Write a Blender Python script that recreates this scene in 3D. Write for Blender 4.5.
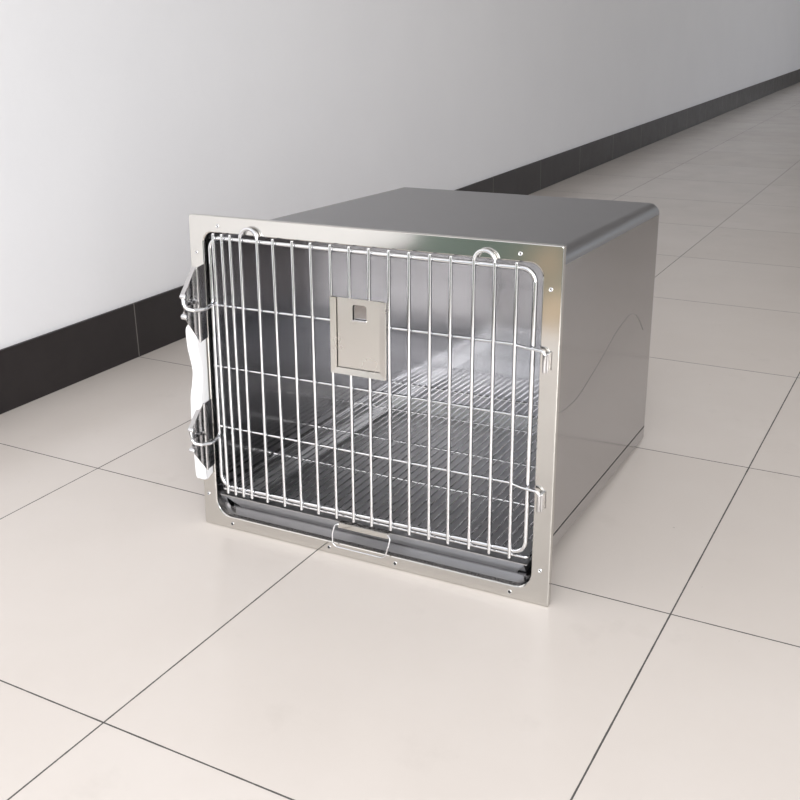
import bpy, bmesh, math
from mathutils import Vector, Matrix
PI = math.pi
S = bpy.context.scene
COL = S.collection
for o in list(bpy.data.objects):
    bpy.data.objects.remove(o, do_unlink=True)

# ------------------------------------------------------------------ camera
cam_d = bpy.data.cameras.new('camera')
cam = bpy.data.objects.new('camera', cam_d); COL.objects.link(cam)
F, PITCH, ROLL, YAW = 1027.941, 0.320775, -0.0208411, -0.5111308
PPX, PPY = 399.574, 352.828
fw = Vector((math.sin(YAW)*math.cos(PITCH), math.cos(YAW)*math.cos(PITCH), -math.sin(PITCH)))
rt = Vector((math.cos(YAW), -math.sin(YAW), 0)); up = rt.cross(fw)
r2 = rt*math.cos(ROLL) + up*math.sin(ROLL); u2 = r2.cross(fw)
cam.matrix_world = Matrix(((r2.x, u2.x, -fw.x, 0.916596), (r2.y, u2.y, -fw.y, -1.404844),
                           (r2.z, u2.z, -fw.z, 0.893983), (0, 0, 0, 1)))
cam_d.sensor_fit = 'HORIZONTAL'; cam_d.sensor_width = 36
cam_d.lens = F/800*36
cam_d.shift_x = (400-PPX)/800; cam_d.shift_y = (PPY-400)/800
cam_d.clip_start = .02; cam_d.clip_end = 200
S.camera = cam
S.view_settings.view_transform = 'Standard'; S.view_settings.look = 'None'
S.view_settings.gamma = 1; S.view_settings.use_curve_mapping = False
S.view_settings.exposure = 1.0

# ------------------------------------------------------------------ world: daylight outside the open end of the hall
w = bpy.data.worlds.new('world'); S.world = w; w.use_nodes = True
nt = w.node_tree; N = nt.nodes; L = nt.links; N.clear()
def nd(t, **k):
    n = N.new(t)
    for a, b in k.items(): setattr(n, a, b)
    return n
out = nd('ShaderNodeOutputWorld'); bg = nd('ShaderNodeBackground'); L.new(bg.outputs[0], out.inputs[0])
tc = nd('ShaderNodeTexCoord'); sx = nd('ShaderNodeSeparateXYZ'); L.new(tc.outputs['Generated'], sx.inputs[0])
r = nd('ShaderNodeValToRGB'); L.new(sx.outputs['Z'], r.inputs[0])
mp = nd('ShaderNodeMapRange'); L.new(sx.outputs['Z'], mp.inputs[0])
mp.inputs[1].default_value = -1; mp.inputs[2].default_value = 1; L.new(mp.outputs[0], r.inputs[0])
cr = r.color_ramp
cr.elements[0].position = 0.0; cr.elements[0].color = (.42, .40, .37, 1)
cr.elements[1].position = 1.0; cr.elements[1].color = (.90, .93, 1.0, 1)
for p, c in ((.45, (.48, .46, .43, 1)), (.50, (.52, .52, .51, 1)), (.58, (.70, .73, .78, 1))):
    e = cr.elements.new(p); e.color = c
# greenery and sandy ground outside the open end of the hall (towards -Y)
nz = nd('ShaderNodeTexNoise'); nz.inputs['Scale'].default_value = 7; nz.inputs['Detail'].default_value = 3
L.new(tc.outputs['Generated'], nz.inputs[0])
g = nd('ShaderNodeValToRGB'); L.new(nz.outputs['Fac'], g.inputs[0])
ge = g.color_ramp
ge.elements[0].position = .36; ge.elements[0].color = (.11, .145, .128, 1)
ge.elements[1].position = .66; ge.elements[1].color = (.50, .36, .25, 1)
e = ge.elements.new(.56); e.color = (.19, .235, .21, 1)
def mrange(src, a0, a1):
    m = nd('ShaderNodeMapRange', interpolation_type='SMOOTHSTEP'); L.new(src, m.inputs[0])
    m.inputs[1].default_value = a0; m.inputs[2].default_value = a1; return m.outputs[0]
def mul(a, b):
    m = nd('ShaderNodeMath', operation='MULTIPLY'); L.new(a, m.inputs[0]); L.new(b, m.inputs[1]); return m.outputs[0]
mask = mul(mul(mrange(sx.outputs['Y'], -.55, -.75), mrange(sx.outputs['Z'], .10, .02)), mrange(sx.outputs['Z'], -.50, -.30))
mx = nd('ShaderNodeMix', data_type='RGBA'); L.new(mask, mx.inputs[0])
def blob(dirv, rad):
    m = nd('ShaderNodeVectorMath', operation='DISTANCE'); L.new(tc.outputs['Generated'], m.inputs[0]); m.inputs[1].default_value = dirv
    return mrange(m.outputs['Value'], rad, rad*.5)
col = g.outputs[0]
for dv, rad, cc in (((-.294, -.944, -.150), .022, (.62, .44, .30, 1)), ((-.284, -.938, -.198), .026, (.80, .60, .42, 1)), ((-.265, -.945, -.172), .014, (.62, .60, .52, 1))):
    bx = nd('ShaderNodeMix', data_type='RGBA'); L.new(blob(dv, rad), bx.inputs[0]); L.new(col, bx.inputs[6]); bx.inputs[7].default_value = cc
    col = bx.outputs[2]
L.new(r.outputs[0], mx.inputs[6]); L.new(col, mx.inputs[7])
L.new(mx.outputs[2], bg.inputs[0]); bg.inputs[1].default_value = .80

# window light of the open shop front behind the camera
ld = bpy.data.lights.new('shopfront_daylight', 'AREA'); ld.shape = 'RECTANGLE'; ld.size = 3.0; ld.size_y = 2.0
ld.energy = 62; ld.color = (1, .985, .96)
lo = bpy.data.objects.new('shopfront_daylight', ld); COL.objects.link(lo)
lo.location = (1.6, -3.0, 1.25)
lo.rotation_euler = Vector((-.62, .85, -.10)).to_track_quat('-Z', 'Y').to_euler()

# ------------------------------------------------------------------ materials
def mat(name, col, rough=.5, metal=0., spec=.5, coat=0.):
    m = bpy.data.materials.new(name); m.use_nodes = True
    b = m.node_tree.nodes['Principled BSDF']
    b.inputs['Base Color'].default_value = (*col, 1); b.inputs['Roughness'].default_value = rough
    b.inputs['Metallic'].default_value = metal; b.inputs['Specular IOR Level'].default_value = spec
    return m, m.node_tree.nodes, m.node_tree.links, b
def M_(N, L, op, a, b=None):
    n = N.new('ShaderNodeMath'); n.operation = op
    for i, v in enumerate((a, b)):
        if v is None: continue
        if isinstance(v, (int, float)): n.inputs[i].default_value = v
        else: L.new(v, n.inputs[i])
    return n.outputs[0]
def noise(N, L, coord, scale, detail=3, rough=.5):
    n = N.new('ShaderNodeTexNoise'); n.inputs['Scale'].default_value = scale
    n.inputs['Detail'].default_value = detail; n.inputs['Roughness'].default_value = rough
    L.new(coord, n.inputs[0]); return n.outputs['Fac']
def mixc(N, L, f, a, b):
    n = N.new('ShaderNodeMix'); n.data_type = 'RGBA'
    for i, v in ((0, f), (6, a), (7, b)):
        if isinstance(v, (int, float)): n.inputs[i].default_value = v
        elif isinstance(v, tuple): n.inputs[i].default_value = (*v, 1)
        else: L.new(v, n.inputs[i])
    return n.outputs[2]
def steel(name, col, rough, bump=.0, bscale=6, rvar=.04):
    m, N, L, b = mat(name, col, rough, 1.)
    t = N.new('ShaderNodeTexCoord'); c = t.outputs['Object']
    f = noise(N, L, c, 9, 4)
    L.new(M_(N, L, 'ADD', M_(N, L, 'MULTIPLY', f, rvar*2), rough-rvar), b.inputs['Roughness'])
    if bump:
        bn = N.new('ShaderNodeBump'); bn.inputs['Strength'].default_value = bump; bn.inputs['Distance'].default_value = .01
        L.new(noise(N, L, c, bscale, 2), bn.inputs['Height']); L.new(bn.outputs[0], b.inputs['Normal'])
    return m
M_BODY = steel('satin_stainless_sheet', (.46, .452, .458), .13, .02, 5)
M_FRAME = steel('polished_stainless_sheet', (.61, .595, .565), .10, .02, 9, .03)
M_ROD = steel('bright_stainless_wire', (.76, .765, .78), .12)
M_WIRE = steel('grate_wire_steel', (.80, .80, .81), .18, rvar=.02)
M_INNER = steel('inner_stainless_panel', (.43, .43, .45), .11, rvar=.015)
M_PLATE = steel('brushed_stainless_plate', (.70, .67, .63), .28)
M_PAN = steel('stainless_pan', (.52, .52, .525), .36, rvar=.01)
M_FILM = steel('grey_film_on_stainless', (.305, .305, .317), .33, rvar=.008)
M_CHROME = steel('chrome_bracket', (.55, .54, .54), .10)
M_WHITE = mat('white_plastic', (.86, .86, .87), .35)[0]
M_MARK = mat('grey_reflection_line', (.17, .16, .155), .5)[0]
M_DARK = mat('black_seam_and_hole', (.02, .02, .02), .6)[0]

def floor_mat():
    m, N, L, b = mat('polished_cream_floor_tile', (.7, .66, .63), .2)
    t = N.new('ShaderNodeTexCoord'); c = t.outputs['Object']
    s = N.new('ShaderNodeSeparateXYZ'); L.new(c, s.inputs[0])
    def line(o):
        v = M_(N, L, 'DIVIDE', o, .6)
        fr = M_(N, L, 'SUBTRACT', v, M_(N, L, 'ROUND', v))
        return M_(N, L, 'MULTIPLY', M_(N, L, 'ABSOLUTE', fr), .6)
    gw = noise(N, L, c, 26, 4, .7)
    wid = M_(N, L, 'ADD', M_(N, L, 'MULTIPLY', gw, .0012), .0007)
    g = M_(N, L, 'LESS_THAN', M_(N, L, 'MINIMUM', line(s.outputs['X']), line(s.outputs['Y'])), wid)
    # each tile its own slight tone
    cell = N.new('ShaderNodeCombineXYZ')
    L.new(M_(N, L, 'FLOOR', M_(N, L, 'DIVIDE', s.outputs['X'], .6)), cell.inputs[0])
    L.new(M_(N, L, 'FLOOR', M_(N, L, 'DIVIDE', s.outputs['Y'], .6)), cell.inputs[1])
    wn = N.new('ShaderNodeTexWhiteNoise'); wn.noise_dimensions = '2D'; L.new(cell.outputs[0], wn.inputs['Vector'])
    base = mixc(N, L, noise(N, L, c, 3.5, 6, .6), FLOOR_A, FLOOR_B)
    tone = mixc(N, L, M_(N, L, 'MULTIPLY', wn.outputs['Value'], .35), base, FLOOR_C)
    # worn faint grey patches and tiny dark specks
    cl = N.new('ShaderNodeValToRGB'); cl.color_ramp.elements[0].position = .60; cl.color_ramp.elements[1].position = .80
    L.new(noise(N, L, c, 5.5, 5, .65), cl.inputs[0])
    tone = mixc(N, L, M_(N, L, 'MULTIPLY', cl.outputs[0], .22), tone, (.42, .38, .34))
    sp = M_(N, L, 'GREATER_THAN', noise(N, L, c, 95, 1), .83)
    tone = mixc(N, L, M_(N, L, 'MULTIPLY', sp, .45), tone, (.16, .14, .12))
    L.new(mixc(N, L, g, tone, (.085, .08, .075)), b.inputs['Base Color'])
    rg = M_(N, L, 'ADD', M_(N, L, 'MULTIPLY', noise(N, L, c, 6, 4), .12), .17)
    L.new(M_(N, L, 'ADD', rg, M_(N, L, 'MULTIPLY', g, .5)), b.inputs['Roughness'])
    bn = N.new('ShaderNodeBump'); bn.inputs['Strength'].default_value = .25; bn.inputs['Distance'].default_value = .002
    L.new(M_(N, L, 'SUBTRACT', M_(N, L, 'MULTIPLY', noise(N, L, c, 2.2, 2), .35), g), bn.inputs['Height'])
    L.new(bn.outputs[0], b.inputs['Normal'])
    return m
FLOOR_A, FLOOR_B, FLOOR_C = (.66, .605, .56), (.735, .685, .645), (.62, .56, .51)
M_FLOOR = floor_mat()
def wall_mat():
    m, N, L, b = mat('white_painted_plaster', (.78, .78, .79), .55, spec=.3)
    t = N.new('ShaderNodeTexCoord'); c = t.outputs['Object']
    base = mixc(N, L, noise(N, L, c, 2.5, 5, .6), (.82, .82, .845), (.875, .875, .895))
    mk = N.new('ShaderNodeValToRGB'); mk.color_ramp.elements[0].position = .70; mk.color_ramp.elements[1].position = .80
    L.new(noise(N, L, c, 16, 5, .7), mk.inputs[0])
    L.new(mixc(N, L, M_(N, L, 'MULTIPLY', mk.outputs[0], .20), base, (.45, .44, .44)), b.inputs['Base Color'])
    bn = N.new('ShaderNodeBump'); bn.inputs['Strength'].default_value = .15; bn.inputs['Distance'].default_value = .004
    L.new(noise(N, L, c, 30, 4), bn.inputs['Height']); L.new(bn.outputs[0], b.inputs['Normal'])
    return m
M_WALL = wall_mat()
M_CEIL = mat('ceiling_paint', (.80, .80, .81), .7)[0]
M_SIDE = mat('grey_wall_paint', (.50, .49, .48), .7)[0]
def skirt_mat():
    m, N, L, b = mat('dark_brown_skirting_tile', (.035, .03, .029), .3)
    t = N.new('ShaderNodeTexCoord'); c = t.outputs['Object']
    s = N.new('ShaderNodeSeparateXYZ'); L.new(c, s.inputs[0])
    v = M_(N, L, 'DIVIDE', s.outputs['Y'], .6)
    d = M_(N, L, 'ABSOLUTE', M_(N, L, 'SUBTRACT', v, M_(N, L, 'ROUND', v)))
    g = M_(N, L, 'LESS_THAN', d, .0028)
    f = noise(N, L, c, 14, 5, .65)
    base = mixc(N, L, f, (.013, .0105, .011), (.030, .025, .0255)); b.inputs['Specular IOR Level'].default_value = .35
    L.new(mixc(N, L, M_(N, L, 'MULTIPLY', g, .55), base, (.30, .28, .26)), b.inputs['Base Color'])
    L.new(M_(N, L, 'ADD', M_(N, L, 'MULTIPLY', f, .2), .28), b.inputs['Roughness'])
    return m
M_SKIRT = skirt_mat()

# ------------------------------------------------------------------ mesh helpers
def obj(name, bm, m, parent=None, smooth=True, label=None, autosharp=40):
    bmesh.ops.recalc_face_normals(bm, faces=bm.faces[:])
    if smooth:
        for f in bm.faces: f.smooth = True
        lim = math.radians(autosharp)
        for e in bm.edges:
            if len(e.link_faces) == 2 and e.calc_face_angle(0) > lim: e.smooth = False
    me = bpy.data.meshes.new(name); bm.to_mesh(me); bm.free()
    if m: me.materials.append(m)
    o = bpy.data.objects.new(name, me); COL.objects.link(o)
    if smooth:
        wm = o.modifiers.new('weighted_normal', 'WEIGHTED_NORMAL'); wm.keep_sharp = True; wm.weight = 80
    if parent: o.parent = parent
    if label: o['label'] = label
    return o
def box(bm, x0, x1, y0, y1, z0, z1, bev=0):
    b2 = bmesh.new()
    vs = [b2.verts.new((x, y, z)) for x in (x0, x1) for y in (y0, y1) for z in (z0, z1)]
    for f in ((0,1,3,2),(4,6,7,5),(0,4,5,1),(2,3,7,6),(0,2,6,4),(1,5,7,3)): b2.faces.new([vs[i] for i in f])
    if bev: bmesh.ops.bevel(b2, geom=b2.edges[:], offset=bev, segments=2, profile=.5, affect='EDGES')
    merge(bm, b2)
def merge(bm, b2):
    b2.verts.index_update()
    mp = {v: bm.verts.new(v.co) for v in b2.verts}
    for f in b2.faces:
        try: bm.faces.new([mp[v] for v in f.verts])
        except ValueError: pass
    b2.free()
def fillet(pts, rad, n=6, closed=False):
    P = [Vector(p) for p in pts]; res = []; m = len(P)
    for i, p in enumerate(P):
        if not closed and i in (0, m-1): res.append(p); continue
        a, c = P[i-1], P[(i+1) % m]
        r = rad[i] if isinstance(rad, (list, tuple)) else rad
        d1, d2 = (a-p), (c-p); l1, l2 = d1.length, d2.length; d1.normalize(); d2.normalize()
        ang = d1.angle(d2)
        if r <= 0 or ang > PI-.02: res.append(p); continue
        t = min(r/math.tan(ang/2), l1*.49, l2*.49); rr = t*math.tan(ang/2)
        cen = p + (d1+d2).normalized()*(rr/math.sin(ang/2))
        s, e = p+d1*t-cen, p+d2*t-cen
        for k in range(n+1):
            v = s.normalized().slerp(e.normalized(), k/n)*rr if s.angle(e) > 1e-4 else s
            res.append(cen+v)
    return res
def tube(bm, pts, r, seg=12, closed=False, caps=True):
    P = [Vector(p) for p in pts]; n = len(P); T = []
    for i in range(n):
        a = P[i-1] if (i > 0 or closed) else P[i]; b = P[(i+1) % n] if (i < n-1 or closed) else P[i]
        T.append((b-a).normalized())
    ref = Vector((0, 0, 1)) if abs(T[0].z) < .9 else Vector((1, 0, 0))
    nrm = (ref - T[0]*ref.dot(T[0])).normalized(); rings = []
    for i in range(n):
        nrm = (nrm - T[i]*nrm.dot(T[i])).normalized(); bi = T[i].cross(nrm)
        rings.append([bm.verts.new(P[i] + (nrm*math.cos(2*PI*k/seg) + bi*math.sin(2*PI*k/seg))*r) for k in range(seg)])
    for i in range(n if closed else n-1):
        A, B = rings[i], rings[(i+1) % n]
        for k in range(seg): bm.faces.new((A[k], A[(k+1) % seg], B[(k+1) % seg], B[k]))
    if caps and not closed:
        for ring, t, sgn in ((rings[0], T[0], -1), (rings[-1], T[-1], 1)):
            c = sum((v.co for v in ring), Vector())/seg
            inner = [bm.verts.new(c + (v.co-c)*.7 + t*sgn*r*.35) for v in ring]
            for k in range(seg): bm.faces.new((ring[k], ring[(k+1) % seg], inner[(k+1) % seg], inner[k]))
            bm.faces.new(inner)
def rrect(u0, u1, z0, z1, rads, n=8, ext=0):
    """rounded rectangle outline in the u-z plane, radii for BL, BR, TR, TL"""
    out = []
    for (cx, cz, a0), r in zip(((u0, z0, PI), (u1, z0, 1.5*PI), (u1, z1, 0), (u0, z1, .5*PI)), rads):
        sx = 1 if cx == u0 else -1; sz = 1 if cz == z0 else -1
        arc = []
        for k in range(n+1):
            a = a0 + k/n*PI/2
            arc.append((cx+sx*r+r*math.cos(a), cz+sz*r+r*math.sin(a)))
        if ext:
            t0, t1 = (-math.sin(a0), math.cos(a0)), (-math.sin(a0+PI/2), math.cos(a0+PI/2))
            arc = [(arc[0][0]-t0[0]*ext, arc[0][1]-t0[1]*ext)] + arc + [(arc[-1][0]+t1[0]*ext, arc[-1][1]+t1[1]*ext)]
        out += arc
    return out
def loft(bm, rings, close_last=False):
    R = [[bm.verts.new(p) for p in ring] for ring in rings]
    for A, B in zip(R, R[1:]):
        n = len(A)
        for k in range(n): bm.faces.new((A[k], A[(k+1) % n], B[(k+1) % n], B[k]))
    if close_last: bm.faces.new(R[-1])
    return R
def prism(bm, prof, axis, a, b, bev=0):
    """extrude a 2D outline along an axis: 'u' takes (v, z) pairs, 'v' takes (u, z) pairs"""
    b2 = bmesh.new()
    mk = (lambda p, t: (t, p[0], p[1])) if axis == 'u' else (lambda p, t: (p[0], t, p[1]))
    A = [b2.verts.new(mk(p, a)) for p in prof]; B = [b2.verts.new(mk(p, b)) for p in prof]
    n = len(prof)
    for k in range(n): b2.faces.new((A[k], A[(k+1) % n], B[(k+1) % n], B[k]))
    b2.faces.new(A); b2.faces.new(B[::-1])
    if bev: bmesh.ops.bevel(b2, geom=[e for e in b2.edges], offset=bev, segments=2, profile=.5, affect='EDGES')
    merge(bm, b2)
def smooth_path(P, n=6):
    out = []
    for i in range(len(P)-1):
        p0, p1, p2, p3 = P[max(i-1, 0)], P[i], P[i+1], P[min(i+2, len(P)-1)]
        for k in range(n):
            t = k/n
            out.append(tuple(.5*(2*b+(c-a)*t+(2*a-5*b+4*c-d)*t*t+(3*b-a-3*c+d)*t**3) for a, b, c, d in zip(p0, p1, p2, p3)))
    return out+[P[-1]]
def struct(name, bm, m, smooth=False):
    o = obj(name, bm, m, smooth=smooth); o['kind'] = 'structure'; return o

# ------------------------------------------------------------------ the hall
WX, Y0, Y1, RX, H = -1.0440, -2.7, 15.0, 4.2, 3.1
bm = bmesh.new(); box(bm, WX-.2, RX+.2, -2.0, Y1+.2, -.1, 0); struct('floor', bm, M_FLOOR)
bm = bmesh.new(); box(bm, WX-.2, WX, Y0, Y1+.2, 0, H); struct('wall_left', bm, M_WALL)
bm = bmesh.new(); box(bm, WX, RX, Y1, Y1+.2, 0, .35); box(bm, WX, RX, Y1, Y1+.2, 2.5, H)
box(bm, WX, .3, Y1, Y1+.2, .35, 2.5); box(bm, 2.6, RX, Y1, Y1+.2, .35, 2.5); struct('wall_back', bm, M_SIDE)  # unseen far wall, added for light and reflections
bm = bmesh.new(); box(bm, RX, RX+.2, .9, 5.6, 0, H); box(bm, RX, RX+.2, 12.6, Y1+.2, 0, H); struct('unseen_wall_right', bm, M_SIDE)  # unseen wall, solid and open stretches placed to shape the light
bm = bmesh.new(); box(bm, WX-.2, RX+.2, -2.2, Y1+.2, H, H+.15); struct('ceiling', bm, M_CEIL)  # unseen ceiling, added for its effect on light and reflections
bm = bmesh.new(); box(bm, WX, WX+.010, Y0, Y1, 0, .1525, .002); struct('baseboard_left', bm, M_SKIRT)

# ------------------------------------------------------------------ the cage
cage = bpy.data.objects.new('pet_cage', None); COL.objects.link(cage)
U = Vector((.99962906, .02723488, 0)); V = Vector((-.02720915, .99868488, -.04345318)); Z = Vector((-.00118344, .04343706, .99905546))
cage.matrix_world = Matrix(((U.x, V.x, Z.x, -.242556), (U.y, V.y, Z.y, -.087628), (U.z, V.z, Z.z, .0005), (0, 0, 0, 1)))
cage['label'] = 'stainless steel pet cage with barred front door standing on cream tiles'
cage['category'] = 'cage'
W, HT, D = .66797, .5735, .7198
OP = (.029, .638, .0235, .5455); ORAD = (.030, .028, .022, .020)

# body: one sheet-metal shell, rounded along its edges
def ring(u0, u1, z0, z1, rads, v): return [(p[0], v, p[1]) for p in rrect(u0, u1, z0, z1, rads, 8, .003)]
bu0, bu1, bz0, bz1 = .0340, .6338, .0313, .5451
rb = (.012, .012, .022, .022)
def shell(bm, t, flip):
    rings = [ring(OP[0]-.0012+t, OP[1]+.0012-t, OP[2]-.0012+t, OP[3]+.0012-t, ORAD, .0015),
             ring(OP[0]-.0012+t, OP[1]+.0012-t, OP[2]-.0012+t, OP[3]+.0012-t, ORAD, .012),
             ring(bu0+t, bu1-t, bz0+t, bz1-t, rb, .022)]
    for vv in (.025, .2, .45, D-.019, D-.016): rings.append(ring(bu0+t, bu1-t, bz0+t, bz1-t, rb, vv))
    for k in range(1, 7):
        a = k/6*PI/2; i = .016*(1-math.cos(a)); vv = D-.016+.016*math.sin(a)-t*(k/6)
        rings.append(ring(bu0+t+i, bu1-t-i, bz0+t+i, bz1-t-i, [max(.003, r_-i) for r_ in rb], vv))
    return loft(bm, rings, True)
bm = bmesh.new(); A = shell(bm, 0, 0)
film = [f for f in bm.faces if f.calc_center_median().z > .5239 and f.calc_center_median().y > .02]
for f in film: f.material_index = 1
B = shell(bm, .0012, 1)
n = len(A[0])
for k in range(n): bm.faces.new((A[0][k], B[0][k], B[0][(k+1) % n], A[0][(k+1) % n]))
body = obj('body', bm, M_BODY, cage, label='satin steel box with a smooth roof and rounded edges', autosharp=60)
body.data.materials.append(M_FILM)
bm = bmesh.new(); prism(bm, rrect(.0354, .6324, .0327, .5437, (.0106, .0106, .0206, .0206)), 'v', .6610, .6630); obj('inner_back_panel', bm, M_INNER, body, False)
# seam of the bottom panel along the side, fold crease on the roof edge
bm = bmesh.new(); box(bm, bu1-.0002, bu1+.0006, .112, D-.018, .0658, .0676); obj('side_seam', bm, M_DARK, body, False, label='thin dark seam along the side')
bm = bmesh.new()
box(bm, bu1-.0004, bu1+.0007, .05, D-.03, .5232, .5239, .0001); obj('corner_film', bm, M_FRAME, body, False, label='bright edge of protective film at the roof corner')
arc = [(.055, .300), (.1208, .2815), (.170, .2780), (.225, .2820), (.335, .3105), (.424, .3380), (.490, .3510), (.530, .3530), (.565, .3450), (.600, .3250), (.635, .2970)]  # curve of a reflection on the side, modelled as a thin dark tube
bm = bmesh.new(); tube(bm, [(bu1, v_, z_) for v_, z_ in smooth_path(arc)], .0006, 6); obj('reflection_arc', bm, M_MARK, body, label='faint curved reflection drawn as a thin dark line on the side')

# front frame: flat sheet ring with turned edges
bm = bmesh.new()
CR = (.004, .0018, .0018, .004)
o_r = rrect(0, W, 0, HT, CR); i_r = rrect(*OP, ORAD)
def rg(pts, v, off=0): return [(p[0], v, p[1]) for p in pts]
def inset(u0, u1, z0, z1, d, rads): return rrect(u0+d, u1-d, z0+d, z1-d, rads)
rings = [rg(inset(0, W, 0, HT, .0006, CR), .010), rg(o_r, .010), rg(o_r, .0012),
         rg(inset(0, W, 0, HT, .0006, CR), .0004), rg(inset(0, W, 0, HT, .0014, CR), 0),
         rg(inset(*OP, -.0018, ORAD), 0), rg(inset(*OP, -.0006, ORAD), .0006), rg(i_r, .0016), rg(i_r, .012), rg(inset(*OP, -.0010, ORAD), .012),
         rg(inset(*OP, -.0010, ORAD), .0024), rg(inset(0, W, 0, HT, .0012, CR), .0024)]
R_ = loft(bm, rings)
n = len(R_[0])
for k in range(n): bm.faces.new((R_[-1][k], R_[-1][(k+1) % n], R_[0][(k+1) % n], R_[0][k]))
frame = obj('front_frame', bm, M_FRAME, cage, autosharp=15, label='polished steel flange around the door opening')
for (u, z) in ((.0608, .5572), (.0134, .5088), (.6027, .5574), (.6511, .5091), (.0113, .0604), (.0615, .0103), (.2673, .0113), (.3969, .0110), (.6032, .0110), (.6525, .0603)):
    bm = bmesh.new()
    hr = .0026 if z < .03 else .0016
    ro = [(.0034, -.0001), (.0034, -.0005), (.0031, -.0007), (.0027, -.0006), (.0026, -.0001)] if z < .03 else [(.0030, -.0001), (.0032, -.0008), (.0024, -.0013), (.0015, -.0009), (.0013, -.0002)]
    loft(bm, [[(u+a*math.cos(2*PI*k/14), v, z+a*math.sin(2*PI*k/14)) for k in range(14)] for a, v in ro])
    h = obj('rivet', bm, M_ROD, frame)
    bm = bmesh.new(); vs = [bm.verts.new((u+hr*math.cos(2*PI*k/14), -.0003, z+hr*math.sin(2*PI*k/14))) for k in range(14)]
    v2 = [bm.verts.new((v.co.x, -.00005, v.co.z)) for v in vs]
    for k in range(14): bm.faces.new((vs[k], vs[(k+1) % 14], v2[(k+1) % 14], v2[k]))
    bm.faces.new(vs); bm.faces.new(v2[::-1])
    obj('rivet_hole', bm, M_DARK, frame, False, label='dark hole through a rivet')  # flat black disc stands in for the dark inside the hole

# door
DV = .0000; BV = -.0062
dr = .0038
loop = fillet([(.0435, DV, .0845), (.6270, DV, .0845), (.6270, DV, .5368), (.0435, DV, .5368)], .020, 7, True)
bm = bmesh.new(); tube(bm, loop, dr, 12, True)
door = obj('door', bm, M_ROD, cage, label='barred wire door with a rounded rod frame')
BARS = [(.0553, .0610), (.0730, .0780), (.0897, .0952), (.1755, .1830), (.2130, .2172), (.2478, .2522), (.2845, .2882),
        (.3190, .3217), (.3545, .3565), (.3897, .3926), (.4247, .4271), (.4603, .4628), (.4951, .4970), (.6000, .6034)]
br = .0030
for a, b in BARS:
    bm = bmesh.new(); tube(bm, [(a, BV, .5445), (b, BV, .0742)], br, 10); obj('bar', bm, M_ROD, door)
for (a0, a1), (b0, b1) in (((.1105, .1445), (.1131, .1464)), ((.5325, .5660), (.5341, .5687))):
    c = (a0+a1)/2; rr = (a1-a0)/2; zc = .5595-rr-.001
    pts = [(b0, BV, .0740)] + [(c-rr*math.cos(PI*k/16), BV, zc+rr*math.sin(PI*k/16)) for k in range(17)] + [(b1, BV, .0740)]
    bm = bmesh.new(); tube(bm, pts, br, 10); obj('arched_bar', bm, M_ROD, door, label='double bar bent into a hook over the door top')
for z, hinge in ((.4208, True), (.3102, False), (.1985, True)):
    bm = bmesh.new()
    if hinge:
        pts = [(.0435, DV-.001, z), (.596, DV-.001, z), (.620, -.0085, z-.001), (.6478, -.0085, z-.003), (.6492, -.0085, z-.034)]
        tube(bm, fillet(pts, [0, .012, .012, .006, 0], 5), .0023 if False else .0024, 10)
    else:
        tube(bm, [(.0400, DV-.001, z), (.629, DV-.001, z)], .0021, 10)
    obj('crossbar', bm, M_ROD, door)
for z0 in (.3868, .1645):
    bm = bmesh.new(); tube(bm, [(.6492, -.0085, z0+.026), (.6492, -.0085, z0-.0005)], .0036, 12)
    box(bm, .6458, .6540, -.0078, -.0002, z0, z0+.0275, .0008)
    tube(bm, [(.6532, -.0076, z0+.0275), (.6532, -.0076, z0)], .0020, 10)
    obj('hinge_socket', bm, M_CHROME, frame, label='chrome hinge socket on the right of the frame')

# card holder
u0, u1, z0, z1, pv = .2884, .3870, .3375, .4630, -.0110
hu0, hu1, hz0, hz1 = .3262, .3526, .4278, .4536
bm = bmesh.new()
outer = [(u0, z0), (u1, z0), (u1, z1), (u0, z1)]
hole = rrect(hu0, hu1, hz0, hz1, (.001, .001, .005, .005), 4)
def plate_ring(v):
    hv = [bm.verts.new((p[0], v, p[1])) for p in hole]; ov = [bm.verts.new((p[0], v, p[1])) for p in outer]
    m5 = 5
    for q in range(4):
        ring_ = hv[q*m5:(q+1)*m5]
        for k in range(m5-1): bm.faces.new((ov[q], ring_[k+1], ring_[k]))
        bm.faces.new((ov[q], ov[(q+1) % 4], hv[((q+1)*m5) % 20], ring_[-1]))
    return hv, ov
h1, o1 = plate_ring(pv); h2, o2 = plate_ring(pv+.0012)
for a, b in ((h1, h2), (o1, o2)):
    for k in range(len(a)): bm.faces.new((a[k], a[(k+1) % len(a)], b[(k+1) % len(b)], b[k]))
holder = obj('card_holder', bm, M_PLATE, door, label='beige-grey steel card plate with folded rims and a square window')
bm = bmesh.new()
def rim(bm, pts_in, pts_out):
    # a folded channel: outer wall, then a lip sloping in over the card
    lip = .0045
    for (a, b), (c, d) in zip(zip(pts_out, pts_out[1:]), zip(pts_in, pts_in[1:])):
        vs = [bm.verts.new((*a[:1], pv+.001, a[1])), bm.verts.new((b[0], pv+.001, b[1])),
              bm.verts.new((b[0], pv-.0046, b[1])), bm.verts.new((a[0], pv-.0046, a[1])),
              bm.verts.new((d[0], pv-.0034, d[1])), bm.verts.new((c[0], pv-.0034, c[1])),
              bm.verts.new((d[0], pv-.0024, d[1])), bm.verts.new((c[0], pv-.0024, c[1]))]
        for f in ((0, 1, 2, 3), (3, 2, 4, 5), (5, 4, 6, 7)): bm.faces.new([vs[i] for i in f])
e = .0006; ru = .0095
rim(bm, [(u0+ru, z1), (u0+ru, z0+.0095), (u1-ru, z0+.0095), (u1-ru, z1)], [(u0-e, z1), (u0-e, z0-e), (u1+e, z0-e), (u1+e, z1)])
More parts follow.
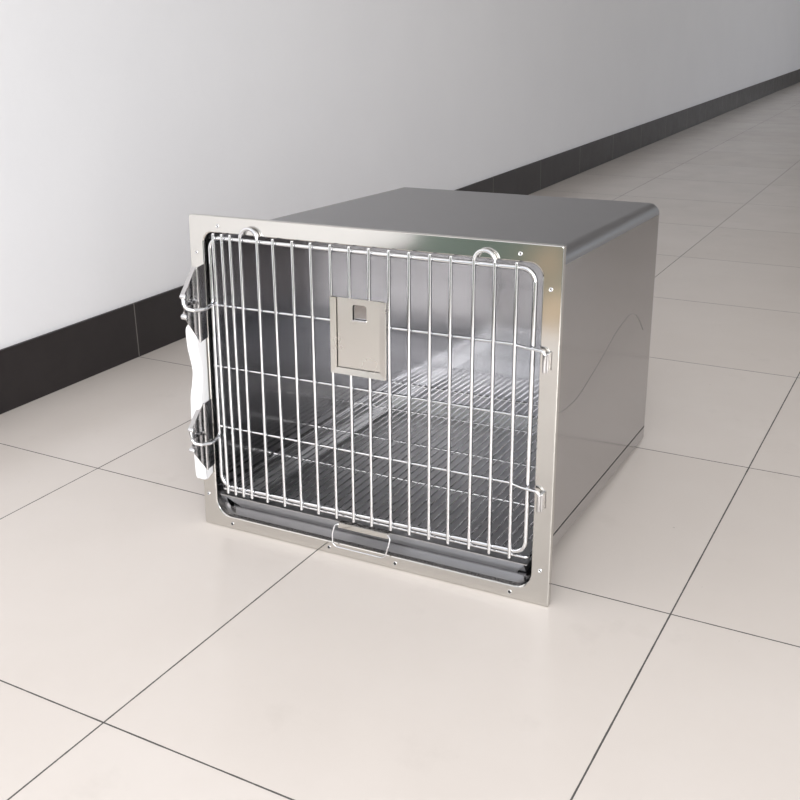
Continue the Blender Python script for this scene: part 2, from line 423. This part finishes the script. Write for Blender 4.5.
obj('rim', bm, M_PLATE, holder, False)
bm = bmesh.new(); box(bm, hu0-.006, hu1+.006, pv+.0042, pv+.0052, hz0-.006, hz1+.006)
obj('window_backing', bm, M_BODY, holder, False)
bm = bmesh.new(); box(bm, hu0, hu1, pv-.0022, pv+.0010, hz0-.0012, hz0+.0012, .0004); obj('window_lip', bm, M_ROD, holder, False)

# latch: two bent brackets on the frame, a white lever and two hooks reaching the door
latch = None
bm = bmesh.new()
edge = [(-.0260, .3860), (-.0310, .3810), (-.0325, .3700), (-.0305, .3450), (-.0260, .3260), (-.0215, .3080), (-.0205, .2960), (-.0235, .2780),
        (-.0290, .2580), (-.0310, .2350), (-.0310, .2000), (-.0305, .1700), (-.0290, .1300), (-.0275, .1060), (-.0245, .0990)]
prof = [(-.0006, .3640), (-.0030, .3780), (-.0100, .3850), (-.0180, .3880)] + smooth_path(edge, 5) + [(-.0190, .0970), (-.0110, .1000), (-.0006, .1060)]
def inset2(P, d):
    n = len(P); out = []
    for i, p in enumerate(P):
        a, c = Vector(P[i-1]), Vector(P[(i+1) % n]); t = (c-a).normalized()
        out.append((p[0]-t.y*d, p[1]+t.x*d))
    return out
area = sum(a[0]*b[1]-b[0]*a[1] for a, b in zip(prof, prof[1:]+prof[:1]))
sg = 1 if area > 0 else -1
lr = []
for uu, d in ((.0040, .0040), (.0046, .0022), (.0060, .0008), (.0085, 0), (.0215, 0), (.0242, .0008), (.0258, .0022), (.0265, .0040)):
    lr.append([(uu, p[0], p[1]) for p in inset2(prof, d*sg)])
R_ = loft(bm, lr)
for ring_ in (R_[0], R_[-1]):
    cap = bm.faces.new(ring_); cap.normal_update(); bmesh.ops.triangulate(bm, faces=[cap], quad_method='BEAUTY', ngon_method='EAR_CLIP')
lever = obj('latch_lever', bm, M_WHITE, cage, smooth=True, label='long white plastic latch lever')
for zt, zb, zo1, zo0 in ((.4890, .3555, .4470, .4060), (.2450, .1180, .2080, .1640)):
    bm = bmesh.new()
    t = .0012
    a, b, c = (.0284, -.0004), (.0284, -.0215), (.0245, -.0545)
    def quad(p, q, zp, zq):
        vs = []
        for off in (0, -t):
            vs += [bm.verts.new((p[0]+off, p[1], zp[0])), bm.verts.new((q[0]+off, q[1], zq[0])), bm.verts.new((q[0]+off, q[1], zq[1])), bm.verts.new((p[0]+off, p[1], zp[1]))]
        for f in ((0, 1, 2, 3), (7, 6, 5, 4), (0, 4, 5, 1), (1, 5, 6, 2), (2, 6, 7, 3), (3, 7, 4, 0)): bm.faces.new([vs[i] for i in f])
    quad(a, b, (zb+.004, zt+.001), (zb, zt-.002)); quad(b, c, (zb, zt-.002), (zo0, zo1))
    tube(bm, [(.0284, -.0215, zb+.001), (.0284, -.0215, zt-.003)], .0021, 8)
    def strip(p, q, wd):
        d = Vector((0, q[0]-p[0], q[1]-p[1])).normalized(); nn = Vector((0, -d.z, d.y))*.0010
        vs = []
        for (v_, z_) in (p, q):
            for uu in (.0270-wd, .0270):
                for sgn in (1, -1): vs.append(bm.verts.new(Vector((uu, v_, z_))+nn*sgn))
        for f in ((0, 1, 3, 2), (4, 6, 7, 5), (0, 4, 5, 1), (2, 3, 7, 6), (0, 2, 6, 4), (1, 5, 7, 3)): bm.faces.new([vs[i] for i in f])
    strip((-.0205, zt-.001), (-.0550, zo1-.001), .0085)
    strip((-.0440, zo0+.0150), (-.0556, zo0+.0035), .0075)
    br_ = obj('latch_bracket', bm, M_CHROME, frame, label='bent chrome latch bracket')
    zm = (zo0+zo1)/2
    for zk in (zo1-.004, zo0+.002):
        bm = bmesh.new(); tube(bm, [(.0205, -.0550, zk), (.0285, -.0550, zk)], .0048, 12); obj('pivot', bm, M_ROD, lever)
    bm = bmesh.new()
    zh = zo0+.014
    pts = [(.0245, -.0560, zo1-.006), (.0270, -.0575, zh+.004), (.0400, -.0500, zh), (.0510, -.0350, zh), (.0500, -.0120, zh+.003), (.0440, -.0045, zh+.004)]
    tube(bm, fillet(pts, .010, 5), .0034, 12)
    obj('latch_hook', bm, M_ROD, lever, label='curved wire hook catching the door rod')

# floor grate, rising slightly to the back
def gz(v): return .0790 + .0230*v
GB = .6590
bm = bmesh.new()
gl = fillet([(.0385, .008, gz(.008)-.0060), (.6292, .008, gz(.008)-.0060), (.6292, GB, gz(GB)-.0030), (.0385, GB, gz(GB)-.0030)], .006, 3, True)
tube(bm, gl, .0026, 10, True)
grate = obj('floor_grate', bm, M_WIRE, cage, label='wire floor grate above the pan')
nw = 39
for i in range(1, nw):
    u = .0385 + (.6300-.0385)*i/nw
    bm = bmesh.new(); tube(bm, [(u, .0075, gz(0)+.002), (u, GB, gz(GB)+.002)], .0018, 8); obj('grate_wire', bm, M_WIRE, grate)
for v in (.1740, .3340, .4940):
    bm = bmesh.new(); tube(bm, [(.0385, v, gz(v)-.0006), (.6300, v, gz(v)-.0006)], .0026, 8); obj('grate_crossbar', bm, M_WIRE, grate)

# pan below the grate, with a flared front and a wire pull
def prr(u0, u1, v0, v1, z): return [(u0, v0, z), (u1, v0, z), (u1, v1, z), (u0, v1, z)]
bm = bmesh.new()
PB = .655
loft(bm, [prr(.0370, .6250, .0085, PB, .0590), prr(.0335, .6285, .0060, PB+.001, .0600), prr(.0335, .6285, .0060, PB+.001, .0618), prr(.0375, .6245, .0090, PB-.003, .0622),
          prr(.0420, .6200, .0095, PB-.004, .0610), prr(.0440, .6180, .0330, PB-.006, .0340)], True)
b2 = bmesh.new(); loft(b2, [prr(.0370, .6250, .0085, PB, .0590), prr(.0390, .6230, .0085, PB-.002, .0588), prr(.0580, .6040, .0300, PB-.004, .0325)], True); merge(bm, b2)
pan = obj('drip_pan', bm, M_PAN, cage, False, label='grey steel drip pan with a flared front')
bm = bmesh.new(); box(bm, .2880, .3868, -.0020, .0100, .0600, .0640, .0010); box(bm, .2880, .3868, -.0036, -.0018, .0545, .0638, .0006)
obj('pull_clip', bm, M_FRAME, pan, label='beige-grey folded clip holding the wire pull')
bm = bmesh.new()
pts = [(.2900, -.0040, .0615), (.2835, -.0060, .0600), (.2800, -.0090, .0430), (.2810, -.0095, .0260), (.2870, -.0085, .0205), (.3760, -.0085, .0205), (.3835, -.0095, .0260), (.3885, -.0090, .0430), (.3910, -.0060, .0580), (.3850, -.0040, .0615)]
tube(bm, fillet(pts, .006, 4), .0014, 10)
obj('wire_pull', bm, M_ROD, pan, label='thin wire pull on the pan front')
